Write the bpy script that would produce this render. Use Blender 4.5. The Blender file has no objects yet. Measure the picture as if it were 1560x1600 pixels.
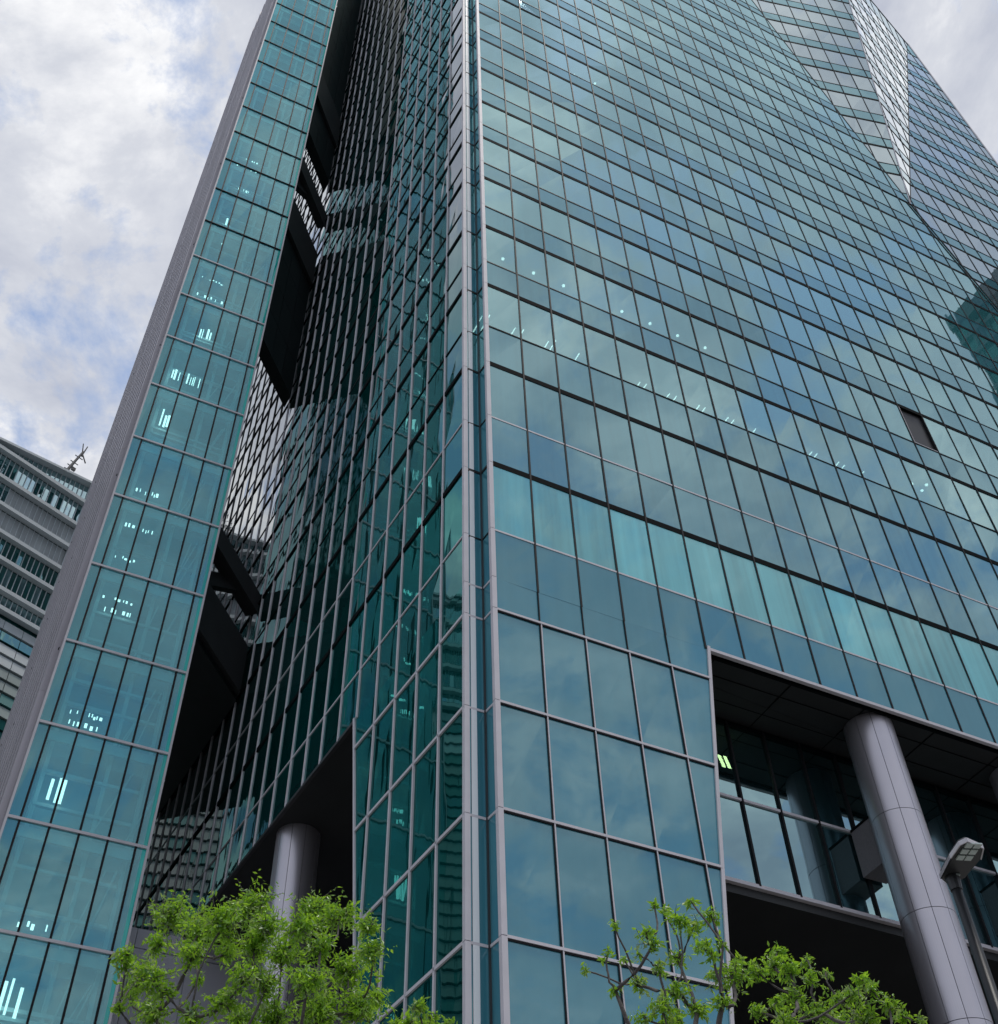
import bpy, math, random
from mathutils import Vector, Matrix
random.seed(7)
R = math.radians
sc = bpy.context.scene
COL = sc.collection

# ------------------------------------------------------------------ camera
FPX, PITCH, ROLL = 1869.586, R(48.2084), R(-2.01423)
EYE = 1.6
cp, sp_ = math.cos(PITCH), math.sin(PITCH)
fw = Vector((0, cp, sp_)); up0 = Vector((0, -sp_, cp)); rt0 = Vector((1, 0, 0))
rt = math.cos(ROLL) * rt0 + math.sin(ROLL) * up0
upv = -math.sin(ROLL) * rt0 + math.cos(ROLL) * up0
cam_d = bpy.data.cameras.new('camera'); cam = bpy.data.objects.new('camera', cam_d); COL.objects.link(cam)
m = Matrix.Identity(4)
for i in range(3):
    m[i][0] = rt[i]; m[i][1] = upv[i]; m[i][2] = -fw[i]
m[2][3] = EYE
cam.matrix_world = m
cam_d.sensor_fit = 'HORIZONTAL'; cam_d.sensor_width = 36; cam_d.lens = FPX / 1560 * 36
cam_d.clip_start = 0.1; cam_d.clip_end = 6000
sc.camera = cam

# ------------------------------------------------------------------ sky and sun
SUN_AZ, SUN_EL = 115.0, 77.0
w = bpy.data.worlds.new('World'); sc.world = w; w.use_nodes = True
nt = w.node_tree; nt.nodes.clear()
N = nt.nodes.new; L = nt.links.new
out = N('ShaderNodeOutputWorld'); bg = N('ShaderNodeBackground'); bg.inputs['Strength'].default_value = 0.14
sky = N('ShaderNodeTexSky'); sky.sky_type = 'NISHITA'; sky.sun_disc = False
sky.sun_elevation = R(SUN_EL); sky.sun_rotation = R(SUN_AZ); sky.air_density = 1.0; sky.dust_density = 1.2
tc = N('ShaderNodeTexCoord'); sep = N('ShaderNodeSeparateXYZ'); L(tc.outputs['Generated'], sep.inputs[0])
zmax = N('ShaderNodeMath'); zmax.operation = 'MAXIMUM'; zmax.inputs[1].default_value = 0.0; L(sep.outputs['Z'], zmax.inputs[0])
zz = N('ShaderNodeMath'); zz.operation = 'ADD'; zz.inputs[1].default_value = 0.25; L(zmax.outputs[0], zz.inputs[0])
dx = N('ShaderNodeMath'); dx.operation = 'DIVIDE'; L(sep.outputs['X'], dx.inputs[0]); L(zz.outputs[0], dx.inputs[1])
dy = N('ShaderNodeMath'); dy.operation = 'DIVIDE'; L(sep.outputs['Y'], dy.inputs[0]); L(zz.outputs[0], dy.inputs[1])
cmb = N('ShaderNodeCombineXYZ'); L(dx.outputs[0], cmb.inputs[0]); L(dy.outputs[0], cmb.inputs[1]); cmb.inputs[2].default_value = 3.7
def noise(scale, detail, rough, off, dist=0.0):
    mp = N('ShaderNodeMapping'); mp.inputs['Location'].default_value = off; L(cmb.outputs[0], mp.inputs[0])
    n = N('ShaderNodeTexNoise'); n.inputs['Scale'].default_value = scale; n.inputs['Detail'].default_value = detail
    n.inputs['Roughness'].default_value = rough; n.inputs['Distortion'].default_value = dist
    L(mp.outputs[0], n.inputs['Vector']); return n
def ramp(src, stops):
    r = N('ShaderNodeValToRGB'); cr = r.color_ramp
    while len(cr.elements) > 1: cr.elements.remove(cr.elements[-1])
    cr.elements[0].position = stops[0][0]; cr.elements[0].color = stops[0][1]
    for p, c in stops[1:]:
        e = cr.elements.new(p); e.color = c
    L(src, r.inputs[0]); return r
g = lambda v: (v, v, v, 1)
n1 = noise(6.5, 12, 0.62, (7.7, 4.2, 0), 0.25)
mask = ramp(n1.outputs['Fac'], [(0.385, g(0)), (0.50, g(1))])
n2 = noise(5.0, 10, 0.6, (6.1, 3.3, 1.0), 0.3)
shade = ramp(n2.outputs['Fac'], [(0.38, (3.0, 3.2, 3.8, 1)), (0.52, (4.1, 4.25, 4.65, 1)), (0.64, (6.3, 6.3, 6.35, 1))])
skyt = N('ShaderNodeMix'); skyt.data_type = 'RGBA'; skyt.blend_type = 'MIX'; skyt.inputs[0].default_value = 0.7
L(sky.outputs[0], skyt.inputs[6]); skyt.inputs[7].default_value = (2.3, 3.0, 4.5, 1)
mx = N('ShaderNodeMix'); mx.data_type = 'RGBA'
L(mask.outputs[0], mx.inputs[0]); L(skyt.outputs[2], mx.inputs[6]); L(shade.outputs[0], mx.inputs[7])
L(mx.outputs[2], bg.inputs['Color']); L(bg.outputs[0], out.inputs[0])

sd = bpy.data.lights.new('sun', 'SUN'); sun = bpy.data.objects.new('sun', sd); COL.objects.link(sun)
sd.energy = 1.5; sd.angle = R(10); sd.color = (1.0, 0.95, 0.87)
sv = Vector((math.sin(R(SUN_AZ)) * math.cos(R(SUN_EL)), math.cos(R(SUN_AZ)) * math.cos(R(SUN_EL)), math.sin(R(SUN_EL))))
sun.rotation_euler = (-sv).to_track_quat('-Z', 'Y').to_euler(); sun.location = (0, -20, 60)
sc.view_settings.view_transform = 'Standard'; sc.view_settings.look = 'None'
sc.view_settings.exposure = 0.25; sc.view_settings.gamma = 1.0
sc.view_settings.use_curve_mapping = False
sc.render.engine = 'CYCLES'
sc.cycles.max_bounces = 10; sc.cycles.transparent_max_bounces = 12; sc.cycles.glossy_bounces = 6

# ------------------------------------------------------------------ frames of reference
ZV = Vector((0, 0, 1))
DX = Vector((0.88458098, 0.46638664, 0)).normalized()      # along the wide face
NB = Vector((-DX.y, DX.x, 0))                               # into the building, behind the wide face
DY = Vector((-0.53095495, 0.84740004, 0)).normalized()      # along the shaded side face
NW = Vector((DY.y, -DY.x, 0))                               # into the building, behind the side face
O = Vector((-0.29552075, 29.99854442, EYE))
OC = Vector((-1.28532212, 30.22439466, EYE))
def FA(u, d, z): return O + DX * u + NB * d + ZV * z         # d>0 goes inside
def FB(s, e, z): return OC + DY * s + NW * e + ZV * z        # e>0 goes inside
KA = O.x * NB.x + O.y * NB.y
def FT(x, k, z): return DX * (12.9593 + x) + NB * k + ZV * (z + EYE)   # slim tower frame
def ray(x, y): return rt * ((x - 780) / FPX) - upv * ((y - 800) / FPX) + fw
def pix(p):
    q = p - Vector((0, 0, EYE)); w_ = q.dot(fw)
    if w_ <= 0.1: return (-9999, -9999)
    return (780 + FPX * q.dot(rt) / w_, 800 - FPX * q.dot(upv) / w_)

# ------------------------------------------------------------------ materials
def mat(name):
    m_ = bpy.data.materials.new(name); m_.use_nodes = True; t = m_.node_tree; t.nodes.clear()
    return m_, t, t.nodes.new, t.links.new
def principled(name, col, rough=0.5, metal=0.0, bump=0.0, bscale=20.0, var=0.12, vscale=0.6, spec=0.5, stretch=(1, 1, 1)):
    m_, t, n, l = mat(name)
    o = n('ShaderNodeOutputMaterial'); p = n('ShaderNodeBsdfPrincipled'); l(p.outputs[0], o.inputs[0])
    p.inputs['Roughness'].default_value = rough; p.inputs['Metallic'].default_value = metal
    p.inputs['Specular IOR Level'].default_value = spec
    geo = n('ShaderNodeNewGeometry'); mp = n('ShaderNodeMapping'); mp.inputs['Scale'].default_value = stretch
    l(geo.outputs['Position'], mp.inputs[0])
    nz = n('ShaderNodeTexNoise'); nz.inputs['Scale'].default_value = vscale; nz.inputs['Detail'].default_value = 6
    l(mp.outputs[0], nz.inputs['Vector'])
    oi = n('ShaderNodeObjectInfo')
    ad = n('ShaderNodeMath'); ad.operation = 'ADD'; l(nz.outputs['Fac'], ad.inputs[0])
    r2 = n('ShaderNodeMath'); r2.operation = 'MULTIPLY'; r2.inputs[1].default_value = 0.35; l(oi.outputs['Random'], r2.inputs[0]); l(r2.outputs[0], ad.inputs[1])
    mr = n('ShaderNodeMapRange'); mr.inputs[1].default_value = 0.3; mr.inputs[2].default_value = 1.05
    mr.inputs[3].default_value = 1 - var; mr.inputs[4].default_value = 1 + var; l(ad.outputs[0], mr.inputs[0])
    mc = n('ShaderNodeMix'); mc.data_type = 'RGBA'; mc.blend_type = 'MULTIPLY'; mc.inputs[0].default_value = 1
    mc.inputs[6].default_value = (*col, 1); l(mr.outputs[0], mc.inputs[7]); l(mc.outputs[2], p.inputs['Base Color'])
    if bump:
        b = n('ShaderNodeBump'); b.inputs['Strength'].default_value = bump; b.inputs['Distance'].default_value = 0.02
        n3 = n('ShaderNodeTexNoise'); n3.inputs['Scale'].default_value = bscale; n3.inputs['Detail'].default_value = 4
        l(geo.outputs['Position'], n3.inputs['Vector']); l(n3.outputs['Fac'], b.inputs['Height']); l(b.outputs[0], p.inputs['Normal'])
    return m_
def emis(name, col, s):
    m_, t, n, l = mat(name); o = n('ShaderNodeOutputMaterial'); e = n('ShaderNodeEmission')
    e.inputs[0].default_value = (*col, 1); e.inputs[1].default_value = s; l(e.outputs[0], o.inputs[0]); return m_
def glass(name, body, tint, base, gain, trans, tcol=(0.5, 0.8, 0.8), wav=0.25, wscale=0.55, stretch=(1, 1, 0.35), ior=1.55, streak=0.1, rough=0.015, graze=None, lucent=0):
    """coated curtain-wall glass: tinted mirror coat over a body that is partly see-through"""
    m_, t, n, l = mat(name)
    o = n('ShaderNodeOutputMaterial')
    geo = n('ShaderNodeNewGeometry'); mp = n('ShaderNodeMapping'); mp.inputs['Scale'].default_value = stretch
    l(geo.outputs['Position'], mp.inputs[0])
    oi = n('ShaderNodeObjectInfo')
    nz = n('ShaderNodeTexNoise'); nz.inputs['Scale'].default_value = wscale; nz.inputs['Detail'].default_value = 1.5
    l(mp.outputs[0], nz.inputs['Vector'])
    b = n('ShaderNodeBump'); b.inputs['Strength'].default_value = wav; b.inputs['Distance'].default_value = 0.02
    l(nz.outputs['Fac'], b.inputs['Height'])
    fr = n('ShaderNodeFresnel'); fr.inputs['IOR'].default_value = ior
    mm = n('ShaderNodeMath'); mm.operation = 'MULTIPLY_ADD'; mm.use_clamp = True
    l(fr.outputs[0], mm.inputs[0]); mm.inputs[1].default_value = gain; mm.inputs[2].default_value = base
    gl = n('ShaderNodeBsdfGlossy'); gl.inputs['Roughness'].default_value = rough; gl.inputs['Color'].default_value = (*tint, 1)
    l(b.outputs[0], gl.inputs['Normal'])
    if graze:
        gm_ = n('ShaderNodeMapRange'); gm_.inputs[1].default_value = graze[0]; gm_.inputs[2].default_value = graze[1]; l(fr.outputs[0], gm_.inputs[0])
        gc = n('ShaderNodeMix'); gc.data_type = 'RGBA'; l(gm_.outputs[0], gc.inputs[0]); gc.inputs[6].default_value = (*tint, 1); gc.inputs[7].default_value = (0.93, 0.96, 0.97, 1)
        l(gc.outputs[2], gl.inputs['Color'])
    # body: faint vertical streaks (blinds, dust) and pane to pane difference
    mp2 = n('ShaderNodeMapping'); mp2.inputs['Scale'].default_value = (1.6, 1.6, 0.07); l(geo.outputs['Position'], mp2.inputs[0])
    ns = n('ShaderNodeTexNoise'); ns.inputs['Scale'].default_value = 1.5; ns.inputs['Detail'].default_value = 5; l(mp2.outputs[0], ns.inputs['Vector'])
    ad = n('ShaderNodeMath'); ad.operation = 'ADD'; l(ns.outputs['Fac'], ad.inputs[0]); 
    rr = n('ShaderNodeMath'); rr.operation = 'MULTIPLY'; rr.inputs[1].default_value = 0.5; l(oi.outputs['Random'], rr.inputs[0]); l(rr.outputs[0], ad.inputs[1])
    mr = n('ShaderNodeMapRange'); mr.inputs[1].default_value = 0.3; mr.inputs[2].default_value = 1.2
    mr.inputs[3].default_value = 1 - streak * 2.2; mr.inputs[4].default_value = 1 + streak * 2.2; l(ad.outputs[0], mr.inputs[0])
    mc = n('ShaderNodeMix'); mc.data_type = 'RGBA'; mc.blend_type = 'MULTIPLY'; mc.inputs[0].default_value = 1
    mc.inputs[6].default_value = (*body, 1); l(mr.outputs[0], mc.inputs[7])
    df = n('ShaderNodeBsdfDiffuse'); l(mc.outputs[2], df.inputs[0])
    cur = df.outputs[0]
    if lucent:
        tl = n('ShaderNodeBsdfTranslucent'); l(mc.outputs[2], tl.inputs[0]); ml = n('ShaderNodeMixShader'); ml.inputs[0].default_value = lucent
        l(df.outputs[0], ml.inputs[1]); l(tl.outputs[0], ml.inputs[2]); cur = ml.outputs[0]
    if trans > 0:
        tr = n('ShaderNodeBsdfTransparent'); tr.inputs[0].default_value = (*tcol, 1)
        m1 = n('ShaderNodeMixShader'); m1.inputs[0].default_value = trans; l(df.outputs[0], m1.inputs[1]); l(tr.outputs[0], m1.inputs[2]); cur = m1.outputs[0]
    m2 = n('ShaderNodeMixShader'); l(mm.outputs[0], m2.inputs[0]); l(cur, m2.inputs[1]); l(gl.outputs[0], m2.inputs[2])
    if trans > 0:
        tb = n('ShaderNodeBsdfTransparent'); m3 = n('ShaderNodeMixShader')
        l(geo.outputs['Backfacing'], m3.inputs[0]); l(m2.outputs[0], m3.inputs[1]); l(tb.outputs[0], m3.inputs[2]); l(m3.outputs[0], o.inputs[0])
    else: l(m2.outputs[0], o.inputs[0])
    return m_

M = {}
M['vision'] = glass('teal_vision_glass', (0.075, 0.31, 0.335), (0.70, 0.94, 0.96), 0.26, 0.95, 0.30, (0.45, 0.85, 0.85), wav=0.30, wscale=0.45)
M['spandrel'] = glass('grey_blue_spandrel_glass', (0.060, 0.19, 0.23), (0.62, 0.88, 0.94), 0.17, 0.85, 0.0, wav=0.25, wscale=0.45)
M['plinth'] = glass('blue_teal_plinth_glass', (0.055, 0.215, 0.27), (0.68, 0.90, 0.96), 0.10, 0.75, 0.0, wav=0.22, wscale=0.4, streak=0.04)
M['bright'] = glass('bright_teal_curtained_glass', (0.10, 0.40, 0.43), (0.70, 0.95, 0.98), 0.15, 0.8, 0.0, wav=0.25, streak=0.22)
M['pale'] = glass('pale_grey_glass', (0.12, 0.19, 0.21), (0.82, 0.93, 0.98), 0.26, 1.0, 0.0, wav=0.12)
M['sky_bright'] = glass('sky_bright_facet_glass', (0.25, 0.30, 0.32), (0.92, 0.97, 1.0), 0.45, 1.0, 0.0, wav=0.10)  # brighter copy of the pale glass; the facet's sky sheen is painted in
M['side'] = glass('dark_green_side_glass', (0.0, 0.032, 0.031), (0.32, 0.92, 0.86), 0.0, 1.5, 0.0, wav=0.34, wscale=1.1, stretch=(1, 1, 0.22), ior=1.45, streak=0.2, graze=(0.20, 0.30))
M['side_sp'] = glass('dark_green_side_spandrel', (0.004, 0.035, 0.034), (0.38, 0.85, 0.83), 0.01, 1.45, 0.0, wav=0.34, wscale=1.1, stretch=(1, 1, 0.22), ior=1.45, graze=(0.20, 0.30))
M['shaft'] = glass('clear_teal_shaft_glass', (0.08, 0.50, 0.60), (0.60, 0.95, 1.0), 0.12, 0.8, 0.60, (0.40, 0.88, 0.92), wav=0.15, streak=0.06)
M['flank_view'] = glass('painted_flank_view_glass', (0.0, 0.36, 0.31), (0.5, 0.9, 0.9), 0.06, 0.7, 0.0, wav=0.15, streak=0.15)  # opaque emerald paints in skylit flank glass seen through the front
M['shaft_side'] = glass('emerald_shaft_side_glass', (0.0, 0.45, 0.36), (0.55, 0.9, 0.9), 0.08, 1.0, 0.0, wav=0.6, wscale=0.8, lucent=0.65)
M['night'] = glass('near_black_green_glass', (0.002, 0.028, 0.026), (0.35, 0.8, 0.75), 0.05, 0.6, 0.0, wav=1.2, wscale=1.0, streak=0.35)
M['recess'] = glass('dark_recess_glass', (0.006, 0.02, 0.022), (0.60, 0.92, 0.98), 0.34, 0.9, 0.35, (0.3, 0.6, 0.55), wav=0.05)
M['far_glass'] = glass('far_building_glass', (0.05, 0.15, 0.17), (0.70, 0.92, 0.95), 0.52, 0.8, 0.0, wav=1.0, wscale=0.9)
M['far_dark'] = glass('far_building_dark_glass', (0.008, 0.07, 0.07), (0.5, 0.88, 0.88), 0.22, 0.7, 0.0, wav=1.5, wscale=1.2, streak=0.3)
M['silver'] = principled('brushed_silver_aluminium', (0.58, 0.56, 0.59), 0.6, 0.15, var=0.09, vscale=1.2, spec=0.25)
M['bronze'] = principled('dark_bronze_mullion', (0.010, 0.010, 0.012), 0.6, 0.0, var=0.2, spec=0.2)
M['black'] = principled('black_joint', (0.004, 0.006, 0.007), 0.8, spec=0.05)
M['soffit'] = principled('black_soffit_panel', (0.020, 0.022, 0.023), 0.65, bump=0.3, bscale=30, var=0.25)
M['bridge'] = principled('black_steel_cladding', (0.014, 0.018, 0.020), 0.45, var=0.3, vscale=1.5)
M['girder'] = principled('charcoal_steel_girder', (0.042, 0.042, 0.045), 0.5, 0.2, var=0.25, vscale=1.0)
M['clad_shade'] = principled('grey_ribbed_aluminium_shade', (0.26, 0.245, 0.265), 0.55, 0.1, var=0.14, vscale=1.3, stretch=(1, 1, 0.12))  # darker copy for shallow ribs, shade between ribs put into the colour
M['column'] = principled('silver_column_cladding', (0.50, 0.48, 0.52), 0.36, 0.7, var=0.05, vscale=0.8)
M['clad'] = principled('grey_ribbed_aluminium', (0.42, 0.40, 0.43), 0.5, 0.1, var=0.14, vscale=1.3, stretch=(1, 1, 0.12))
M['beam'] = principled('grey_granite_beam', (0.16, 0.15, 0.16), 0.6, bump=0.4, bscale=60, var=0.2, vscale=14)
M['pale_wall'] = principled('pale_lilac_grey_panel', (0.66, 0.66, 0.74), 0.6, var=0.06)
M['ceiling'] = principled('office_interior_ceiling', (0.10, 0.13, 0.13), 0.8)
M['interior'] = principled('shaft_interior_paint', (0.32, 0.50, 0.54), 0.7, var=0.25, vscale=0.9)
M['interior_pale'] = principled('shaft_pale_steel', (0.62, 0.70, 0.70), 0.5)
M['core'] = principled('dark_core_wall', (0.015, 0.03, 0.032), 0.8, var=0.4, vscale=0.4)
M['lamp'] = emis('white_interior_lamp', (1.0, 0.95, 0.9), 3.4)
M['strip'] = emis('shaft_strip_lamp', (1.0, 0.98, 0.92), 2.3)
M['lamp_y'] = emis('yellow_green_lamp', (1.0, 0.85, 0.4), 9.0)
M['ledge'] = principled('pale_grey_ledge', (0.52, 0.57, 0.60), 0.6, var=0.1)
M['far_panel'] = principled('far_grey_panel', (0.40, 0.43, 0.45), 0.6, var=0.15, vscale=0.5)
M['far_slat'] = principled('far_grey_green_slat', (0.27, 0.33, 0.33), 0.6, var=0.15)
M['far_teal'] = principled('far_teal_slat', (0.06, 0.22, 0.22), 0.5, var=0.2)
M['concrete'] = principled('paving_concrete', (0.26, 0.25, 0.24), 0.85, bump=0.3, bscale=8)
M['asphalt'] = principled('asphalt', (0.05, 0.05, 0.052), 0.9, bump=0.4, bscale=30)
M['bark'] = principled('grey_brown_bark', (0.09, 0.08, 0.075), 0.85, bump=0.6, bscale=40, var=0.3, vscale=6)
M['black_metal'] = principled('black_lamp_metal', (0.03, 0.032, 0.035), 0.45, 0.3)
M['sky_strip'] = principled('white_sky_reflection', (0.80, 0.84, 0.86), 0.4, var=0.04)  # white colour stands in for reflected sky
M['led'] = principled('led_module_lens', (0.50, 0.58, 0.56), 0.25, var=0.1, vscale=30)

def leafmat(name, col, tr):
    m_, t, n, l = mat(name); o = n('ShaderNodeOutputMaterial')
    geo = n('ShaderNodeNewGeometry'); nz = n('ShaderNodeTexNoise'); nz.inputs['Scale'].default_value = 14.0; nz.inputs['Detail'].default_value = 4
    l(geo.outputs['Position'], nz.inputs['Vector'])
    r = n('ShaderNodeValToRGB'); l(nz.outputs['Fac'], r.inputs[0])
    r.color_ramp.elements[0].position = 0.3; r.color_ramp.elements[0].color = (col[0] * 0.28, col[1] * 0.42, col[2] * 1.0, 1)
    r.color_ramp.elements[1].position = 0.7; r.color_ramp.elements[1].color = (*col, 1)
    d = n('ShaderNodeBsdfPrincipled'); d.inputs['Roughness'].default_value = 0.38; l(r.outputs[0], d.inputs['Base Color'])
    tl = n('ShaderNodeBsdfTranslucent'); tl.inputs[0].default_value = (*tr, 1)
    mx_ = n('ShaderNodeMixShader'); mx_.inputs[0].default_value = 0.42; l(d.outputs[0], mx_.inputs[1]); l(tl.outputs[0], mx_.inputs[2])
    l(mx_.outputs[0], o.inputs[0]); return m_
M['leaf'] = leafmat('fresh_green_leaf', (0.24, 0.42, 0.03), (0.46, 0.78, 0.04))
M['blossom'] = leafmat('pale_yellow_green_leaf', (0.34, 0.46, 0.14), (0.45, 0.62, 0.12))

# ------------------------------------------------------------------ building blocks
def tag(o, label=None, cat=None, group=None, kind=None):
    if label: o['label'] = label
    if cat: o['category'] = cat
    if group: o['group'] = group
    if kind: o['kind'] = kind
    return o
def empty(name, loc, label, cat, group=None):
    o = bpy.data.objects.new(name, None); COL.objects.link(o); o.location = loc
    o.empty_display_size = 0.5
    return tag(o, label, cat, group)
def world_loc(o):
    v = Vector(o.location)
    while o.parent: o = o.parent; v = v + Vector(o.location)
    return v
class MB:
    def __init__(s): s.v = []; s.f = []
    def poly_prism(s, outer, inner):
        k = len(outer); nn = Vector((0, 0, 0)); co = sum(outer, Vector((0, 0, 0))) / k; ci = sum(inner, Vector((0, 0, 0))) / k
        for i in range(k): nn += (outer[i] - co).cross(outer[(i + 1) % k] - co)
        if nn.dot(co - ci) < 0: outer = outer[::-1]; inner = inner[::-1]
        b = len(s.v); s.v += [Vector(p) for p in outer] + [Vector(p) for p in inner]
        s.f.append(list(range(b, b + k))); s.f.append([b + k + i for i in range(k)][::-1])
        for i in range(k):
            j = (i + 1) % k; s.f.append([b + j, b + i, b + k + i, b + k + j])
        return s
    def box(s, p, a, b_, c):
        q = [p, p + a, p + a + b_, p + b_]
        return s.poly_prism(q, [x + c for x in q])
    def bar(s, p, q, wa, wb, da, db):
        """bar from p to q: width wa along unit da, wb along unit db, centred on da, growing along db"""
        q4 = [p - da * wa / 2, p + da * wa / 2, p + da * wa / 2 + db * wb, p - da * wa / 2 + db * wb]
        return s.poly_prism(q4, [x + (q - p) for x in q4])
    def tube(s, pts, rads, n=6):
        b = len(s.v); k = len(pts)
        for i, p in enumerate(pts):
            d = (pts[min(i + 1, k - 1)] - pts[max(i - 1, 0)]).normalized()
            a = d.orthogonal().normalized(); c = d.cross(a)
            for j in range(n):
                t = 2 * math.pi * j / n; s.v.append(p + (a * math.cos(t) + c * math.sin(t)) * rads[i])
        for i in range(k - 1):
            for j in range(n):
                jj = (j + 1) % n; s.f.append([b + i * n + j, b + i * n + jj, b + (i + 1) * n + jj, b + (i + 1) * n + j])
        s.f.append([b + j for j in range(n)][::-1]); s.f.append([b + (k - 1) * n + j for j in range(n)])
        return s
    def build(s, name, material, parent=None, kind=None, label=None, cat=None, group=None, smooth=False):
        me = bpy.data.meshes.new(name)
        base = world_loc(parent) if parent else Vector((0, 0, 0))
        if not s.v: return None
        # place the origin at the piece itself
        c = sum(s.v, Vector((0, 0, 0))) / len(s.v)
        me.from_pydata([tuple(v - c) for v in s.v], [], s.f)
        me.materials.append(material)
        if smooth: me.polygons.foreach_set('use_smooth', [True] * len(me.polygons))
        me.update(); o = bpy.data.objects.new(name, me); COL.objects.link(o)
        o.location = c - base
        if parent: o.parent = parent
        return tag(o, label, cat, group, kind)

def clip(poly, hp):
    a, b, c = hp; res = []
    for i in range(len(poly)):
        p, q = poly[i], poly[(i + 1) % len(poly)]
        fp, fq = a * p[0] + b * p[1] + c, a * q[0] + b * q[1] + c
        if fp >= 0: res.append(p)
        if (fp > 0 > fq) or (fp < 0 < fq):
            t = fp / (fp - fq); res.append((p[0] + (q[0] - p[0]) * t, p[1] + (q[1] - p[1]) * t))
    return res
def area(p): return abs(sum(p[i][0] * p[(i + 1) % len(p)][1] - p[(i + 1) % len(p)][0] * p[i][1] for i in range(len(p)))) / 2
def clipseg(p, q, hps):
    t0, t1 = 0.0, 1.0
    for a, b, c in hps:
        f0 = a * p[0] + b * p[1] + c; f1 = a * q[0] + b * q[1] + c
        if f0 < 0 and f1 < 0: return None
        if f0 < 0: t0 = max(t0, f0 / (f0 - f1))
        elif f1 < 0: t1 = min(t1, f0 / (f0 - f1))
    if t1 - t0 < 1e-4: return None
    ip = lambda t: (p[0] + (q[0] - p[0]) * t, p[1] + (q[1] - p[1]) * t)
    return ip(t0), ip(t1)

# ------------------------------------------------------------------ ground
gm = MB(); gm.box(Vector((-600, -600, -0.4)), Vector((1400, 0, 0)), Vector((0, 1400, 0)), Vector((0, 0, 0.4)))
gm.build('ground', M['asphalt'], kind='structure')
pv = MB(); pv.box(FT(-40, 6, -EYE + 0.0), DX * 130, NB * 90, ZV * 0.13); pv.build('pavement', M['concrete'], kind='structure')

# ------------------------------------------------------------------ main tower
ROWS = [(30.07, 32.61, 'p'), (32.61, 36.47, 'b'), (36.47, 39.52, 's'), (39.52, 43.37, 's'), (43.37, 46.36, 's'), (46.36, 49.94, 'v'),
        (49.94, 52.15, 's'), (52.15, 55.70, 'v'), (55.70, 57.89, 's'), (57.89, 61.16, 'v'), (61.16, 63.0, 's'), (63.0, 66.24, 'v'),
        (66.24, 68.05, 's'), (68.05, 71.35, 'v'), (71.35, 73.3, 's'), (73.3, 76.6, 'v'), (76.6, 78.45, 's'), (78.45, 81.77, 'v'),
        (81.77, 83.55, 's'), (83.55, 86.85, 'v'), (86.85, 88.7, 's')]
zt = 88.7
while zt < 149:
    ROWS.append((zt, zt + 3.28, 'v')); ROWS.append((zt + 3.28, zt + 5.1, 's')); zt += 5.1
ROWS.append((zt, 153.1, 's'))
ZTOP = ROWS[-1][1]
THICK = [36.47, 43.37] + [r[1] for r in ROWS if r[2] == 'v']
THIN = [32.61, 39.52, 46.36] + [r[0] for r in ROWS if r[2] == 'v']
BAY, UMAX = 1.788, 61.9
BAYB, SMAX = 1.735, 26 * 1.735
AU, AZ = 40.7, 92.0
lc = lambda sgn: (-sgn, -0.184 * sgn, (AU + 0.184 * AZ) * sgn)       # left crease, sgn=+1 keeps left of it
tipc = lambda sgn: (-sgn, 0.105 * sgn, (AU - 0.105 * AZ) * sgn)
rc = lambda sgn: (-sgn, 0.345 * sgn, (AU - 0.345 * AZ) * sgn)
fold = lambda sgn: (-sgn, -0.25 * sgn, (AU + 0.25 * AZ) * sgn)
below, above = (0, -1, AZ), (0, 1, -AZ)
flat = lambda u, z: 0.0
FL = lambda u, z: 0.254 * (u - AU) + 0.0468 * (z - AZ)
FR = lambda u, z: -0.306 * (u - AU) + 0.1057 * (z - AZ)
RM = lambda u, z: 0.0
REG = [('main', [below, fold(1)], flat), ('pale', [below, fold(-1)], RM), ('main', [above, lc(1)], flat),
       ('pale', [above, lc(-1), tipc(1)], FL), ('sky_bright', [above, tipc(-1), rc(1)], FR), ('pale', [above, rc(-1)], flat)]
edge_u = lambda z: 9.05 - 0.13 * (30.07 - z)                         # leaning edge of the glass plinth

tower = empty('office_tower', FA(20, 12, -EYE), 'huge teal glass office tower with a projecting wedge high up and open colonnade below', 'skyscraper')

def jit(a=0.010): return random.uniform(-a, a)
panes = []    # (sort key, polygon prism, material key, name)
def add_pane(outer, inner, mk, name):
    c = sum(outer, Vector((0, 0, 0))) / len(outer)
    x, y = pix(c); dist = (c - Vector((0, 0, EYE))).length
    infr = -30 < x < 1590 and -30 < y < 1630
    panes.append((dist + (0 if infr else 1000), outer, inner, mk, name))
ub = [i * BAY for i in range(int(UMAX / BAY) + 1)] + [UMAX]
for (z0, z1, k) in ROWS:
    for i in range(len(ub) - 1):
        cell = [(ub[i], z0), (ub[i + 1], z0), (ub[i + 1], z1), (ub[i], z1)]
        for rn, hps, fo in REG:
            p = cell
            for h in hps:
                p = clip(p, h)
                if len(p) < 3: break
            if len(p) < 3 or area(p) < 0.03: continue
            vent = (14 < i < 16 and abs(z0 - 52.15) < 0.1)
            if vent: continue
            j4 = [jit() for _ in p]
            outer = [FA(u, -0.02 - fo(u, z) + j4[n], z) for n, (u, z) in enumerate(p)]
            inner = [FA(u, 0.03 - fo(u, z), z) for (u, z) in p]
            if k == 'v': mk, nm = ('vision' if rn == 'main' else rn), 'window_pane'
            elif k == 'b': mk, nm = 'bright', 'window_pane'
            elif rn == 'sky_bright': mk, nm = 'pale', 'spandrel_panel'
            elif k == 'p': mk, nm = 'plinth', 'spandrel_panel'
            else: mk, nm = 'spandrel', 'spandrel_panel'
            add_pane(outer, inner, mk, nm)
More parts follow.
